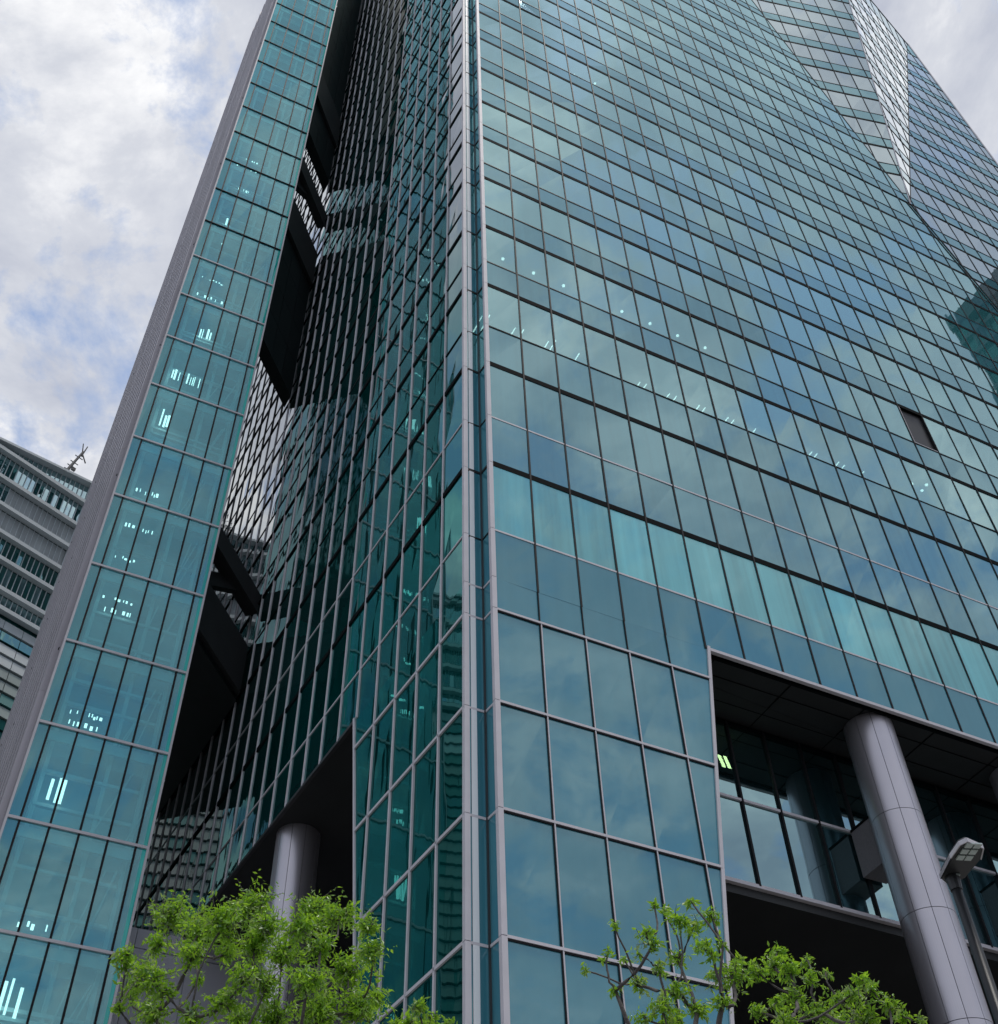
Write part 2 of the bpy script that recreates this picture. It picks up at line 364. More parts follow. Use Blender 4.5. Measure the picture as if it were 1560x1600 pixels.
# open (dark) vent in the grid
vb = MB(); vb.box(FA(15 * BAY, 0.12, 52.15), DX * BAY, ZV * 3.55, NB * 0.05)
vb.build('open_vent', M['girder'], tower, label='dark grey louvred vent where one window is missing')
vf = MB()
vf.bar(FA(15 * BAY + .06, -0.04, 52.15), FA(15 * BAY + .06, -0.04, 55.7), 0.07, 0.16, DX, NB)
vf.bar(FA(15 * BAY + .09, -0.04, 52.22), FA(16 * BAY - .06, -0.04, 52.22), 0.07, 0.16, ZV, NB)
vf.build('vent_frame', M['silver'], tower)

# plinth block under the tower, wide face side
PROWS = [-1.6, 0.4, 4.3, 8.3, 12.35, 16.40, 20.45, 24.49, 28.55, 30.07]
for a, b in zip(PROWS[:-1], PROWS[1:]):
    for i in range(6):
        cell = [(i * BAY, a), ((i + 1) * BAY, a), ((i + 1) * BAY, b), (i * BAY, b)]
        p = clip(cell, (-1, 0.13, 9.05 - 0.13 * 30.07))
        if len(p) < 3 or area(p) < 0.03: continue
        j4 = [jit() for _ in p]
        add_pane([FA(u, -0.02 + j4[n], z) for n, (u, z) in enumerate(p)], [FA(u, 0.03, z) for (u, z) in p], 'plinth', 'plinth_pane')
# side face (two planes meet at a re-entrant corner)
SROWS = ROWS + [(153.1, 156.4, 'v'), (156.4, 158.2, 's'), (158.2, 161.5, 'v'), (161.5, 163.3, 's'), (163.3, 166.6, 'v'), (166.6, 168.4, 's'), (168.4, 171.7, 'v')]
STOP = 171.7
edge_s = lambda z: 8.9 - 0.155 * (30.07 - z)
for (z0, z1, k) in SROWS:
    for i in range(26):
        if z0 > 153 and i < 9: continue
        s0, s1 = i * BAYB, (i + 1) * BAYB
        j4 = [jit(0.008) for _ in range(4)]
        q = [(s0, z0), (s1, z0), (s1, z1), (s0, z1)]
        add_pane([FB(s, -0.02 + j4[n], z) for n, (s, z) in enumerate(q)], [FB(s, 0.03, z) for s, z in q],
                 'side' if k in 'vb' else 'side_sp', 'side_window_pane' if k in 'vb' else 'side_spandrel_panel')
for a, b in zip(PROWS[:-1], PROWS[1:]):
    for i in range(6):
        cell = [(i * BAYB, a), ((i + 1) * BAYB, a), ((i + 1) * BAYB, b), (i * BAYB, b)]
        p = clip(cell, (-1, 0.155, 8.9 - 0.155 * 30.07))
        if len(p) < 3 or area(p) < 0.03: continue
        j4 = [jit(0.008) for _ in p]
        add_pane([FB(s, -0.02 + j4[n], z) for n, (s, z) in enumerate(p)], [FB(s, 0.03, z) for s, z in p], 'side', 'side_plinth_pane')
# re-entrant corner glass
CN = FA(-0.07, 0.655, 0)      # inner corner line
CL = FB(0, 0, 0)
CR = FA(0, 0, 0)
allz = sorted(set([r[0] for r in ROWS] + [ZTOP] + PROWS))
for a, b in zip(allz[:-1], allz[1:]):
    for (P, Q) in ((CL, CN), (CN, CR)):
        d = (Q - P); nn = Vector((-d.y, d.x, 0)).normalized()
        o4 = [P + ZV * a, Q + ZV * a, Q + ZV * b, P + ZV * b]
        add_pane(o4, [x + nn * 0.04 for x in o4], 'vision' if b - a > 2.3 and a > 40 else 'plinth', 'corner_pane')
panes.sort(key=lambda t: t[0])
cnt = {}; rest = {}
for key, outer, inner, mk, nm in panes:
    c = cnt.get(nm, 0)
    if c < 300 and key < 1000:
        cnt[nm] = c + 1
        MB().poly_prism(outer, inner).build(nm, M[mk], tower)
    else:
        rest.setdefault((nm, mk), MB()).poly_prism(outer, inner)
for (nm, mk), b in rest.items(): b.build(nm, M[mk], tower, kind='stuff')

# mullions, joints, transoms of the wide face
for i, u in enumerate(ub):
    b = MB()
    if i == 0: continue
    for rn, hps, fo in REG:
        s = clipseg((u, 30.07), (u, ZTOP), hps)
        if not s: continue
        P = FA(s[0][0], -0.055 - fo(*s[0]), s[0][1]); Q = FA(s[1][0], -0.055 - fo(*s[1]), s[1][1])
        b.bar(P, Q, 0.075, 0.14, DX, NB)
    b.build('mullion', M['bronze'], tower)
def hline(z, h, dd, mk, nm, umax=UMAX):
    b = MB()
    for rn, hps, fo in REG:
        s = clipseg((0.07, z), (umax, z), hps)
        if not s: continue
        P = FA(s[0][0], -dd - fo(*s[0]), z); Q = FA(s[1][0], -dd - fo(*s[1]), z)
        b.bar(P, Q, h, 0.12, ZV, NB)
    b.build(nm, M[mk], tower)
for z in THICK: hline(z + 0.02, 0.30, 0.045, 'black', 'shadow_joint')
for z in THIN: hline(z, 0.085, 0.048, 'silver' if z < 41 else 'bronze', 'transom')
hline(ZTOP, 0.35, 0.06, 'bronze', 'parapet')
b = MB(); b.bar(FA(edge_u(30.07), -0.06, 30.07), FA(UMAX, -0.06, 30.07), 0.14, 0.16, ZV, NB); b.build('soffit_edge_trim', M['silver'], tower)
# crease trims
def crease(pts, mk='bronze'):
    b = MB()
    b.bar(pts[0], pts[1], 0.10, 0.12, DX, NB); b.build('crease_trim', M[mk], tower)
ztp = ZTOP
crease((FA(AU, -0.05, AZ), FA(AU - 0.184 * (ztp - AZ), -0.05, ztp)))
crease((FA(AU, -0.06, AZ), FA(AU + 0.105 * (ztp - AZ), -0.06 - 0.0735 * (ztp - AZ), ztp)), 'silver')
crease((FA(AU, -0.05, AZ), FA(UMAX, -0.05, AZ + (UMAX - AU) / 0.345)))
b = MB(); zf = AZ - (UMAX - AU) / 0.25
b.bar(FA(AU, -0.07, AZ), FA(AU + 0.25 * (AZ - 30.3), -0.07, 30.3), 0.10, 0.1, DX, NB)
b.bar(FA(AU - 0.45, -0.07, AZ), FA(AU - 0.45 + 0.25 * (AZ - 30.3), -0.07, 30.3), 0.08, 0.1, DX, NB); b.build('fold_trim', M['bronze'], tower)
# right-hand end of the tower and its back, closed
b = MB(); b.box(FA(UMAX, 0.04, 30.1), NB * 40, ZV * (ZTOP - 30.1), DX * 0.25); b.build('end_wall', M['spandrel'], tower)
b = MB(); b.box(FA(UMAX - 0.1, -0.08, 30.07), DX * 0.25, NB * 0.2, ZV * (ZTOP - 30.07)); b.build('end_post', M['silver'], tower)
# wedge closing lid is the roof slab
b = MB(); b.box(FA(0.3, 0.05, ZTOP), DX * (UMAX - .3), NB * 40, ZV * 0.5); b.build('roof', M['ledge'], tower)

# plinth mullions / transoms
for i in range(1, 5):
    u = i * BAY; z1 = 30.07
    b = MB(); b.bar(FA(u + 0.028, -0.075, -1.5), FA(u + 0.028, -0.075, 28.55), 0.045, 0.16, DX, NB); b.build('plinth_mullion', M['silver'], tower)
    b = MB(); b.bar(FA(u - 0.018, -0.07, -1.5), FA(u - 0.018, -0.07, z1), 0.036, 0.15, DX, NB); b.build('mullion_gasket', M['bronze'], tower)
for z in PROWS[1:-1]:
    b = MB(); b.bar(FA(0.08, -0.085, z), FA(edge_u(z), -0.085, z), 0.09, 0.16, ZV, NB); b.build('plinth_transom', M['silver'], tower)
    b = MB(); b.bar(FA(0.08, -0.06, z - 0.08), FA(edge_u(z), -0.06, z - 0.08), 0.05, 0.10, ZV, NB); b.build('transom_gasket', M['bronze'], tower)
    b = MB(); b.bar(FB(0.08, -0.085, z), FB(edge_s(z), -0.085, z), 0.11, 0.16, ZV, NW); b.build('side_plinth_transom', M['silver'], tower)
b = MB(); b.bar(FA(edge_u(-1.5), -0.08, -1.5), FA(edge_u(30.2), -0.08, 30.2), 0.13, 0.18, DX, NB); b.build('plinth_edge_trim', M['silver'], tower)
b = MB(); b.bar(FB(edge_s(-1.5), -0.08, -1.5), FB(edge_s(30.2), -0.08, 30.2), 0.13, 0.18, DY, NW); b.build('plinth_edge_trim', M['silver'], tower)
for i in range(1, 5):
    s = i * BAYB
    b = MB(); b.bar(FB(s, -0.085, -1.5), FB(s, -0.085, 30.07), 0.09, 0.12, DY, NW); b.build('side_plinth_mullion', M['silver'], tower)
b = MB(); b.bar(FB(5 * BAYB, -0.12, 30.07), FB(5 * BAYB, -0.12, 30.4), 0.08, 0.2, DY, NW)
# side face fins
for i in range(1, 27):
    s = i * BAYB
    b = MB(); b.bar(FB(s, -0.085, 30.07), FB(s, -0.085, STOP if i >= 9 else ZTOP), 0.085, 0.12, DY, NW); b.build('side_fin', M['silver'], tower)
for z in THICK:
    b = MB(); b.bar(FB(0.08, -0.075, z), FB(SMAX, -0.075, z), 0.26, 0.1, ZV, NW); b.build('side_shadow_joint', M['black'], tower)
for z in THIN:
    b = MB(); b.bar(FB(0.08, -0.06, z), FB(SMAX, -0.06, z), 0.075, 0.1, ZV, NW); b.build('side_transom', M['silver'] if z < 41 else M['bronze'], tower)
b = MB(); b.bar(FB(edge_s(30.07), -0.06, 30.07), FB(SMAX, -0.06, 30.07), 0.16, 0.16, ZV, NW); b.build('side_soffit_trim', M['girder'], tower)
# corner posts
for P, nm in ((CL, 'corner_post'), (CR, 'corner_post')):
    b = MB(); 
    for a, c in zip(allz[:-1], allz[1:]):
        b.box(P + ZV * (a + 0.012) - DX * 0.09 - NB * 0.10, DX * 0.18, NB * 0.18, ZV * (c - a - 0.024))
    b.build(nm, M['silver'], tower)
b = MB(); b.box(CN + ZV * -1.5 - DX * 0.05 - NB * 0.06, DX * 0.09, NB * 0.09, ZV * (ZTOP + 1.5)); b.build('inner_corner_post', M['girder'], tower)
b = MB(); b.box(CL * 0.82 + CN * 0.18 + ZV * -1.5 - NB * 0.03 + DX * 0.05, DX * 0.20, NB * 0.02, ZV * (ZTOP + 1.5)); b.build('corner_sky_strip', M['sky_strip'], tower)  # added strip, paints the sky's reflection into the corner glass
for z in allz[1:-1]:
    h = 0.09 if z < 32 else (0.14 if z in THICK else 0.06)
    mk = 'silver' if z < 32 else 'bronze'
    b = MB()
    for P, Q in ((CL, CN), (CN, CR)):
        d = (Q - P).normalized(); nn = Vector((d.y, -d.x, 0)); b.bar(P + d * 0.06 + ZV * z + nn * 0.03, Q - d * 0.06 + ZV * z + nn * 0.03, h, 0.06, ZV, -nn)
    b.build('corner_transom', M[mk], tower)

# soffit, recess and interior
b = MB()
# L-shaped soffit: under wide face strip and under side-face strip
b.box(FA(0.2, 0.06, 30.12), DX * (UMAX - 0.3), NB * 34, ZV * 0.5); b.build('soffit', M['soffit'], tower)
b = MB(); b.box(FB(0.3, 0.06, 30.10), DY * (SMAX - 0.3), NW * 22, ZV * 0.45); b.build('soffit', M['soffit'], tower)
sj = MB()
for i in range(15):
    u = 9.6 + i * 3.576
    sj.box(FA(u, 0.35, 30.085), DX * 0.03, NB * 2.9, ZV * 0.03)
for i in range(2): sj.box(FA(9.6, 1.2 + i * 1.2, 30.085), DX * 52, NB * 0.025, ZV * 0.03)
sj.build('soffit_joint', M['black'], tower)
# plinth body behind the glass (dark back walls, leaning)
b = MB()
pa = [FA(edge_u(-1.5) - 0.02, 0.1, -1.5), FA(edge_u(30.1) - 0.02, 0.1, 30.1), FA(edge_u(30.1) - 0.02, 8, 30.1), FA(edge_u(-1.5) - 0.02, 8, -1.5)]
b.poly_prism(pa, [p - DX * 0.2 for p in pa])
pb = [FB(edge_s(-1.5) - 0.02, 0.1, -1.5), FB(edge_s(30.1) - 0.02, 0.1, 30.1), FB(edge_s(30.1) - 0.02, 9, 30.1), FB(edge_s(-1.5) - 0.02, 9, -1.5)]
b.poly_prism(pb, [p - DY * 0.2 for p in pb])
b.build('plinth_return_wall', M['bridge'], tower)
b = MB(); b.box(FA(0.6, 0.9, -1.5), DX * 6.3, NB * 6, ZV * 31.5); b.build('plinth_core', M['core'], tower)
# recessed glazed storey above the colonnade
b = MB(); b.box(FA(9.1, 0.22, 29.97), DX * (UMAX - 9.4), NB * 0.1, ZV * 0.15); b.build('sky_baffle_lip', M['black'], tower)  # added lip, keeps reflected sky out of the upper recess panes
KR = 3.34
mull = [12.02 + (i - 1) * BAY for i in range(30)]
for i in range(29):
    for z0, z1, nm in ((22.62, 26.25, 'recess_pane'), (26.25, 29.85, 'recess_pane')):
        o4 = [FA(mull[i], KR + jit(), z0), FA(mull[i + 1], KR + jit(), z0), FA(mull[i + 1], KR + jit(), z1), FA(mull[i], KR + jit(), z1)]
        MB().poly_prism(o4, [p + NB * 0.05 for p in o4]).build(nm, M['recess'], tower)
    b = MB(); b.bar(FA(mull[i + 1], KR - 0.1, 22.62), FA(mull[i + 1], KR - 0.1, 30.0), 0.09, 0.15, DX, NB); b.build('recess_mullion', M['bronze'], tower)
b = MB(); b.box(FA(8, KR, 22.62), DX * 2.3, NB * 0.05, ZV * 7.4); b.build('recess_pane', M['recess'], tower)
b = MB(); b.bar(FA(8, KR - 0.09, 26.25), FA(60, KR - 0.09, 26.25), 0.11, 0.16, ZV, NB); b.build('recess_transom', M['silver'], tower)
b = MB(); b.bar(FA(7.6, KR - 0.09, 22.6), FA(60, KR - 0.09, 22.6), 0.15, 0.18, ZV, NB); b.build('recess_sill', M['silver'], tower)
b = MB(); b.bar(FA(8, KR - 0.09, 29.93), FA(60, KR - 0.09, 29.93), 0.2, 0.2, ZV, NB); b.build('recess_head', M['black'], tower)
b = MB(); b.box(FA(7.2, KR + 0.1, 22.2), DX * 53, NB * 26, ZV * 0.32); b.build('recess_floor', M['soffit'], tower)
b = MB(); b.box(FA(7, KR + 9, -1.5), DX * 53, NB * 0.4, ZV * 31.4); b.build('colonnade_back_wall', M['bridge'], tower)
b = MB()
for (x, y) in ((1122, 1182), (1131, 1184)):
    d = ray(x, y); P = O + NB * (KR + 0.9); t = (P - Vector((0, 0, EYE))).dot(NB) / d.dot(NB); q = Vector((0, 0, EYE)) + d * t
    b.box(q, DX * 0.55 + NB * 0.5, ZV * 0.10, DX * 0.16)
b.build('ceiling_lamp', M['lamp_y'], tower, label='yellow-green tube lamps behind the recessed glass')

# office interior: slabs and a core so that the see-through glass has something behind
for z in [r[1] for r in ROWS if r[2] == 'v'][:14]:
    b = MB(); b.box(FA(0.5, 0.35, z + 0.05), DX * (UMAX - 1), NB * 7.5, ZV * 0.5); b.build('floor_slab', M['ceiling'], tower)
b = MB(); b.box(FA(0.8, 7.9, 31), DX * (UMAX - 2), NB * 0.3, ZV * (ZTOP - 31.5)); b.build('core_wall', M['core'], tower)
b = MB(); b.box(FB(0.6, 0.5, 31), DY * (SMAX - 1), NW * 0.2, ZV * (ZTOP - 31.5)); b.build('core_wall', M['core'], tower)
b = MB(); b.box(FB(9 * BAYB, 0.06, ZTOP), DY * (SMAX - 9 * BAYB), NW * 14, ZV * (STOP - ZTOP)); b.build('rooftop_block', M['side_sp'], tower)
CEYE = Vector((0, 0, EYE))
def on_z(x, y, z): d = ray(x, y); return CEYE + d * (z / d.z)
VT = sorted(r[1] for r in ROWS if r[2] == 'v')
def ceil_pt(x, y):
    d = ray(x, y); P = O - CEYE; t = P.dot(NB) / d.dot(NB); zf_ = d.z * t
    zc = min(v for v in VT if v > zf_ + 0.1) - 0.28
    return on_z(x, y, zc)
for (x, y) in ((786, 404), (834, 426), (881, 446), (972, 486), (1016, 505), (1059, 524), (1102, 543), (1448, 757), (1425, 756), (1441, 766), (930, 130), (897, 117), (1192, 456)):
    p = ceil_pt(x, y); b = MB(); b.tube([p, p - ZV * 0.05], [0.085, 0.085], 10); b.build('downlight', M['lamp'], tower)
for (x, y) in ((765, 492), (753, 494), (805, 512), (818, 515), (857, 533), (868, 532), (905, 552), (1000, 597), (1010, 600), (1046, 615), (1057, 619), (1093, 633), (1102, 637), (1138, 652), (1147, 656), (1181, 670), (1269, 706), (1277, 709), (1311, 722), (1320, 727), (1350, 737), (1428, 618), (1434, 621), (1463, 634), (1469, 637)):
    p = ceil_pt(x, y); b = MB(); b.box(p, DX * 0.045, NB * (1.0 if y > 640 or x < 1300 else 0.4), ZV * 0.04); b.build('tube_lamp', M['lamp'], tower)

# round columns with cladding panels
def column(c, r, z0, z1, rings, gaps=10, phase=0.2):
    col = MB().tube([c + ZV * z0, c + ZV * z1], [r - 0.03, r - 0.03], 40).build('column', M['black'], tower, smooth=False)
    zz_ = [z0] + rings + [z1]
    for a, b2 in zip(zz_[:-1], zz_[1:]):
        for k in range(gaps):
            t0 = 2 * math.pi * k / gaps + phase + 0.010 / r; t1 = 2 * math.pi * (k + 1) / gaps + phase - 0.010 / r
            b = MB(); n = 8; bb = len(b.v)
            for rr_ in (r, r - 0.028):
                for zq in (a + 0.012, b2 - 0.012):
                    for j in range(n + 1):
                        t = t0 + (t1 - t0) * j / n; b.v.append(c + Vector((math.cos(t) * rr_, math.sin(t) * rr_, 0)) + ZV * zq)
            m1 = n + 1
            for j in range(n):
                b.f.append([j, j + 1, m1 + j + 1, m1 + j]); b.f.append([2 * m1 + j + 1, 2 * m1 + j, 3 * m1 + j, 3 * m1 + j + 1])
                b.f.append([j + 1, j, 2 * m1 + j, 2 * m1 + j + 1]); b.f.append([m1 + j, m1 + j + 1, 3 * m1 + j + 1, 3 * m1 + j])
            b.f.append([0, m1, 3 * m1, 2 * m1]); b.f.append([n, 2 * m1 + n, 3 * m1 + n, m1 + n])
            o = b.build('cladding_panel', M['column'], col)
UC = 17.62
for i in range(5):
    u = UC + i * 7.75
    column(FA(u, 1.30, 0), 0.98, -1.5, 30.1, [1.2, 5.4, 9.6, 13.8, 17.6, 21.55, 25.6])
    b = MB(); b.box(FA(u - 0.55, 1.8, 24.2), DX * 1.1, NB * (KR - 1.9), ZV * 1.95); b.build('tie_beam', M['beam'], tower)
    b = MB(); b.box(FA(u - 0.58, 1.8, 26.15), DX * 1.16, NB * (KR - 1.9), ZV * 0.10); b.build('beam_coping', M['black'], tower)
column(FB(17.35, 1.35, 0), 0.96, -1.5, 30.1, [1.0, 5.5, 10, 14.5, 19.0, 24.2])
column(FB(33.0, 1.35, 0), 0.96, -1.5, 30.1, [1.0, 5.5, 10, 14.5, 19.0, 24.2])

# ------------------------------------------------------------------ slim glass shaft tower
shaft = empty('glass_shaft_tower', FT(-9, 50, -EYE), 'slim glass lift and stair tower with a grey ribbed flank, left of the main tower', 'tower')
TZ = [-1.6, 0.8, 5.4, 10.1, 14.8, 19.7, 24.52, 29.5, 34.52, 39.45, 44.77, 50.2, 55.36, 60.61, 65.89, 71.05]
z = 71.05
while z < 178: z += 5.15; TZ.append(round(z, 2))
TX = [-11.84, -11.29, -10.05, -8.79, -7.56, -6.34, -6.03, -5.82]
K0, DEP = 47.5, 19.0
def FS(x, t, z): return FT(x, K0, z) + DY * t          # t goes back along the flank
T_TOP = TZ[-1]
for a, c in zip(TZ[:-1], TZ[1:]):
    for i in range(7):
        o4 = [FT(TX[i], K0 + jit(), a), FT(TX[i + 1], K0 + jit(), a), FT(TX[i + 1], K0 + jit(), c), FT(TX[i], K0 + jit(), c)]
        MB().poly_prism(o4, [p + NB * 0.04 for p in o4]).build('glass_pane' if i < 6 else 'flank_view_pane', M['shaft' if i < 6 else 'flank_view'], shaft)  # last strip is painted as the bright flank glass behind it
    b = MB(); b.bar(FT(TX[0] - 0.05, K0 - 0.09, a), FT(TX[-1] + 0.05, K0 - 0.09, a), 0.13 if a < 80 else 0.08, 0.14, ZV, NB); b.build('transom', M['silver'] if a < 80 else M['bronze'], shaft)
for i in range(1, 6):
    b = MB(); b.bar(FT(TX[i], K0 - 0.055, -1.5), FT(TX[i], K0 - 0.055, T_TOP), 0.09, 0.12, DX, NB); b.build('mullion', M['bronze'], shaft)
for x in (TX[0], TX[-1]):
    b = MB(); b.bar(FT(x, K0 - 0.1, -1.5), FT(x, K0 - 0.1, T_TOP), 0.10, 0.22, DX, NB); b.build('corner_post', M['silver'], shaft)
# right flank glass
for a, c in zip(TZ[:-1], TZ[1:]):
    for j in range(8):
        t0, t1 = 0.12 + j * 2.36, 0.12 + (j + 1) * 2.36 - 0.05
        o4 = [FS(TX[-1] + jit(.01), t0, a + 0.04), FS(TX[-1] + jit(.01), t1, a + 0.04), FS(TX[-1] + jit(.01), t1, c - 0.04), FS(TX[-1] + jit(.01), t0, c - 0.04)]
        MB().poly_prism(o4, [p - NW * 0.04 for p in o4]).build('flank_pane', M['shaft_side'], shaft)
for j in range(0, 9):
    b = MB(); b.bar(FS(TX[-1], 0.1 + j * 2.36, -1.5) + NW * 0.04, FS(TX[-1], 0.1 + j * 2.36, T_TOP) + NW * 0.04, 0.08, 0.1, DY, -NW); b.build('flank_mullion', M['bronze'], shaft)
for a in TZ:
    b = MB(); b.bar(FS(TX[-1], 0.1, a) + NW * 0.05, FS(TX[-1], DEP, a) + NW * 0.05, 0.14, 0.1, ZV, -NW); b.build('flank_transom', M['bronze'], shaft)
# back glass
b = MB(); bq = [FS(TX[0] + 0.2, 15.4, -1.5), FS(TX[-1] - 0.1, DEP, -1.5), FS(TX[-1] - 0.1, DEP, T_TOP), FS(TX[0] + 0.2, 15.4, T_TOP)]
b.poly_prism(bq, [p - NB * 0.06 for p in bq]); b.build('back_wall', M['shaft_side'], shaft)
# ribbed metal flank
NR = 28
for j in range(NR):
    t0 = 0.14 + j * 0.56 * (1.0 if j < 14 else 1.0); wd = 0.40
    ztop = T_TOP if t0 < 11.5 else 157.6
    b0 = -1.5; nseg = 10; hh = (ztop - b0) / nseg; off = (j * 7 % 10) / 10 * 3.0
    for q in range(nseg):
        lo = b0 + q * hh + (off if q else 0); hi = b0 + (q + 1) * hh + (off if q < nseg - 1 else 0)
        dep = (0.30 if j % 2 else 0.06) if j < 14 else (0.14 if j % 2 else 0.09)
        P = FS(TX[0], t0, lo)
        MB().box(P, DY * wd, ZV * (hi - lo - 0.015), -NW * dep).build('rib_panel', M['clad' if (j % 2 or j > 14) else 'clad_shade'], shaft)
b = MB()
for j in range(NR):
    for q in range(0, 165, 13):
        P = FS(TX[0], 0.14 + j * 0.56 + 0.1, q + (j * 37 % 17) * 0.8) - NW * 0.10
        if j < 20 or q < 150: b.box(P, DY * 0.09, ZV * 0.12, -NW * 0.04)
b.build('fixing_bolt', M['black'], shaft, kind='stuff')
b = MB(); b.box(FS(TX[0], 0.1, -1.5) + NW * 0.02, DY * 15.7, ZV * 158.5, NW * 0.1)
b.box(FS(TX[0], 0.1, 157.1) + NW * 0.02, DY * 11.6, ZV * (T_TOP - 157.1), NW * 0.1); b.build('flank_backing', M['clad'], shaft)
# interior: slabs, back wall, stair stringers, strip lamps
for a, c in zip(TZ[:-1], TZ[1:]):
    b = MB(); b.box(FT(TX[0] + 0.9, K0 + 0.9, c - 0.95), DX * 4.55, NB * 5, ZV * 0.75); b.build('floor_slab', M['interior'], shaft)
    b = MB(); b.box(FT(TX[0] + 0.62, K0 + 0.22, c - 0.62), DX * 4.9, NB * 0.12, ZV * 0.5); b.build('ceiling_edge', M['interior_pale'], shaft)
    if a < 14: continue
    b = MB()
    hc = c - a
    for k in range(3):
        x0 = random.uniform(-8.6, -6.6); P = FT(x0, K0 + 0.6 + 0.12 * k, a + 0.3); Q = FT(x0 + random.uniform(0.5, 1.2), K0 + 0.6 + 0.12 * k, c - 1.0)
        b.bar(P, Q, 0.07, 0.07, DX, NB)
    for k in range(2):
        zz0 = a + random.uniform(0.6, 3.4); b.box(FT(TX[0] + 0.9, K0 + 0.75, zz0), DX * 4.3, NB * 0.2, ZV * 0.16)
    b.build('stair_rail', M['interior_pale'], shaft)
    b = MB(); mode = random.random(); dense = 1.0 if a < 75 else (0.6 if a < 95 else 0.25)
    rows_ = [(random.uniform(0.25, 0.7) * hc, random.uniform(0.9, 1.7))] if mode < 0.45 else [(f * hc, random.uniform(0.10, 0.35)) for f in random.sample((0.12, 0.25, 0.42, 0.55, 0.7), random.choice((1, 2, 3)))]
    if a > 100: rows_ = []
    for (zb, hb) in rows_:
        x = -10.75
        while x < -9.0:
            wd = random.choice((0.04, 0.05, 0.09, 0.13))
            if random.random() < 0.66 * dense * (1.25 - 0.5 * abs(x + 9.8)):
                b.box(FT(x, K0 + 0.45, a + min(zb, hc - 1.1 - hb) + random.uniform(-.08, .08)), DX * wd, NB * 0.03, ZV * hb * random.uniform(0.7, 1.05))
            x += wd + random.uniform(0.04, 0.17) * (1 + 2 * (random.random() < 0.2))
    b.build('strip_lamp', M['strip'], shaft)
b = MB()
b.box(FT(TX[0] + 0.8, K0 + 2.0, -1.5), DX * 4.9, NB * 0.2, ZV * T_TOP); b.build('stair_back_wall', M['interior'], shaft)
b = MB()
for x in (-11.0, -8.3, -6.6):
    b.box(FT(x, K0 + 0.8, -1.5), DX * 0.18, NB * 0.2, ZV * T_TOP)
b.build('steel_post', M['interior_pale'], shaft)

# ------------------------------------------------------------------ bridges between the two towers
D0 = FT(-5.72, 48.6, 0) - ZV * 0; D0.z = EYE
D1 = FB(25.5, -0.16, 0)
DD = (D1 - D0); DLEN = DD.length; DD.normalize(); DN = Vector((-DD.y, DD.x, 0))   # DN points away from the camera side
DN = DY.copy()
def FD(a, d, z): return D0 + DD * a + DN * d + ZV * z
def bridge(zlo, zhi, depth, label, bands=()):
    c = FD(DLEN / 2, depth / 2, zlo)
    e = empty('link_bridge', c, label, 'bridge', None)
    b = MB(); npn = 3; pw = DLEN / npn
    rows_ = max(1, int((zhi - zlo) / 3.4)); ph = (zhi - zlo) / rows_
    for i in range(npn):
        for j in range(rows_):
            q = MB(); q.box(FD(i * pw + 0.02, 0, zlo + j * ph + 0.02), DD * (pw - 0.04), ZV * (ph - 0.04), DN * 0.1); q.build('cladding_panel', M['bridge'], e)
    q = MB(); q.box(FD(0, 0.1, zlo + 0.03), DD * DLEN, ZV * (zhi - zlo - .06), DN * (depth - 0.1)); q.build('bridge_body', M['bridge'], e)
    for (b0, b1) in bands:
        q = MB(); q.box(FD(0, -0.45, b0), DD * DLEN, ZV * (b1 - b0), DN * 0.44); q.build('girder', M['girder'], e)
    return e
bridge(105.5, 176, 1.2, 'black bridge block joining both towers, topmost and cut off by the top of the photo', [(112.5, 118)])
bridge(71.4, 91.0, 1.2, 'black bridge block between two sky gaps, with a charcoal girder along its top', [(86.5, 91.3)])
bridge(42.9, 47.2, 13.0, 'lowest dark bridge block above the louvred reflections, left of the silver fins', [(43.2, 46.6)])
def beam(p, q, w_, h_, name, label):
    d = (q - p).normalized(); s = d.cross(ZV).normalized(); u_ = s.cross(d)
    b = MB(); b.bar(p, q, w_, h_, s, u_); 
    o = b.build(name, M['girder'], label=label, cat='steel beam'); return o
beam(FD(-0.6, -0.2, 96.2), FD(DLEN - 0.1, -0.2, 96.2), 0.7, 2.2, 'diagonal_beam', 'dark diagonal steel beam crossing the upper sky gap')
beam(FD(-0.6, -0.2, 49.2), FD(DLEN - 0.1, -0.2, 49.2), 0.8, 1.5, 'diagonal_beam', 'dark diagonal steel beam across the lower gap above the lowest bridge')
beam(FD(-0.4, 0.6, 94.8) , FD(2.9, -0.1, 96.6), 0.5, 0.9, 'cross_beam', 'short dark strut from the glass shaft to the beam in the upper gap')
beam(FD(-0.4, 1.2, 47.4), FD(3.6, -0.1, 49.4), 0.5, 0.9, 'cross_beam', 'short dark strut from the glass shaft to the beam in the lower gap')

# ------------------------------------------------------------------ pale wall behind the trees
pw = empty('podium_wall', FT(-2, 55, -EYE), 'pale lilac-grey panelled wall behind the left tree', 'wall')
for i in range(7):
    for j, (z0, z1) in enumerate(((20.6, 28.9), (28.95, 29.9))):
        b = MB(); b.box(FT(-6.9 + i * 2.6, 55, z0), DX * 2.57, NB * 0.3, ZV * (z1 - z0)); b.build('wall_panel', M['pale_wall'], pw)
b = MB(); b.box(FT(-6.9, 55.1, 18.6), DX * 18.2, NB * 0.3, ZV * 1.9)
b.box(FT(-6.9, 55.31, 20), DX * 18.2, NB * 0.3, ZV * 9.8); b.box(FT(-6.9, 55.2, -1.5), DX * 18.2, NB * 0.3, ZV * 20.0); b.build('wall_base', M['bridge'], pw)

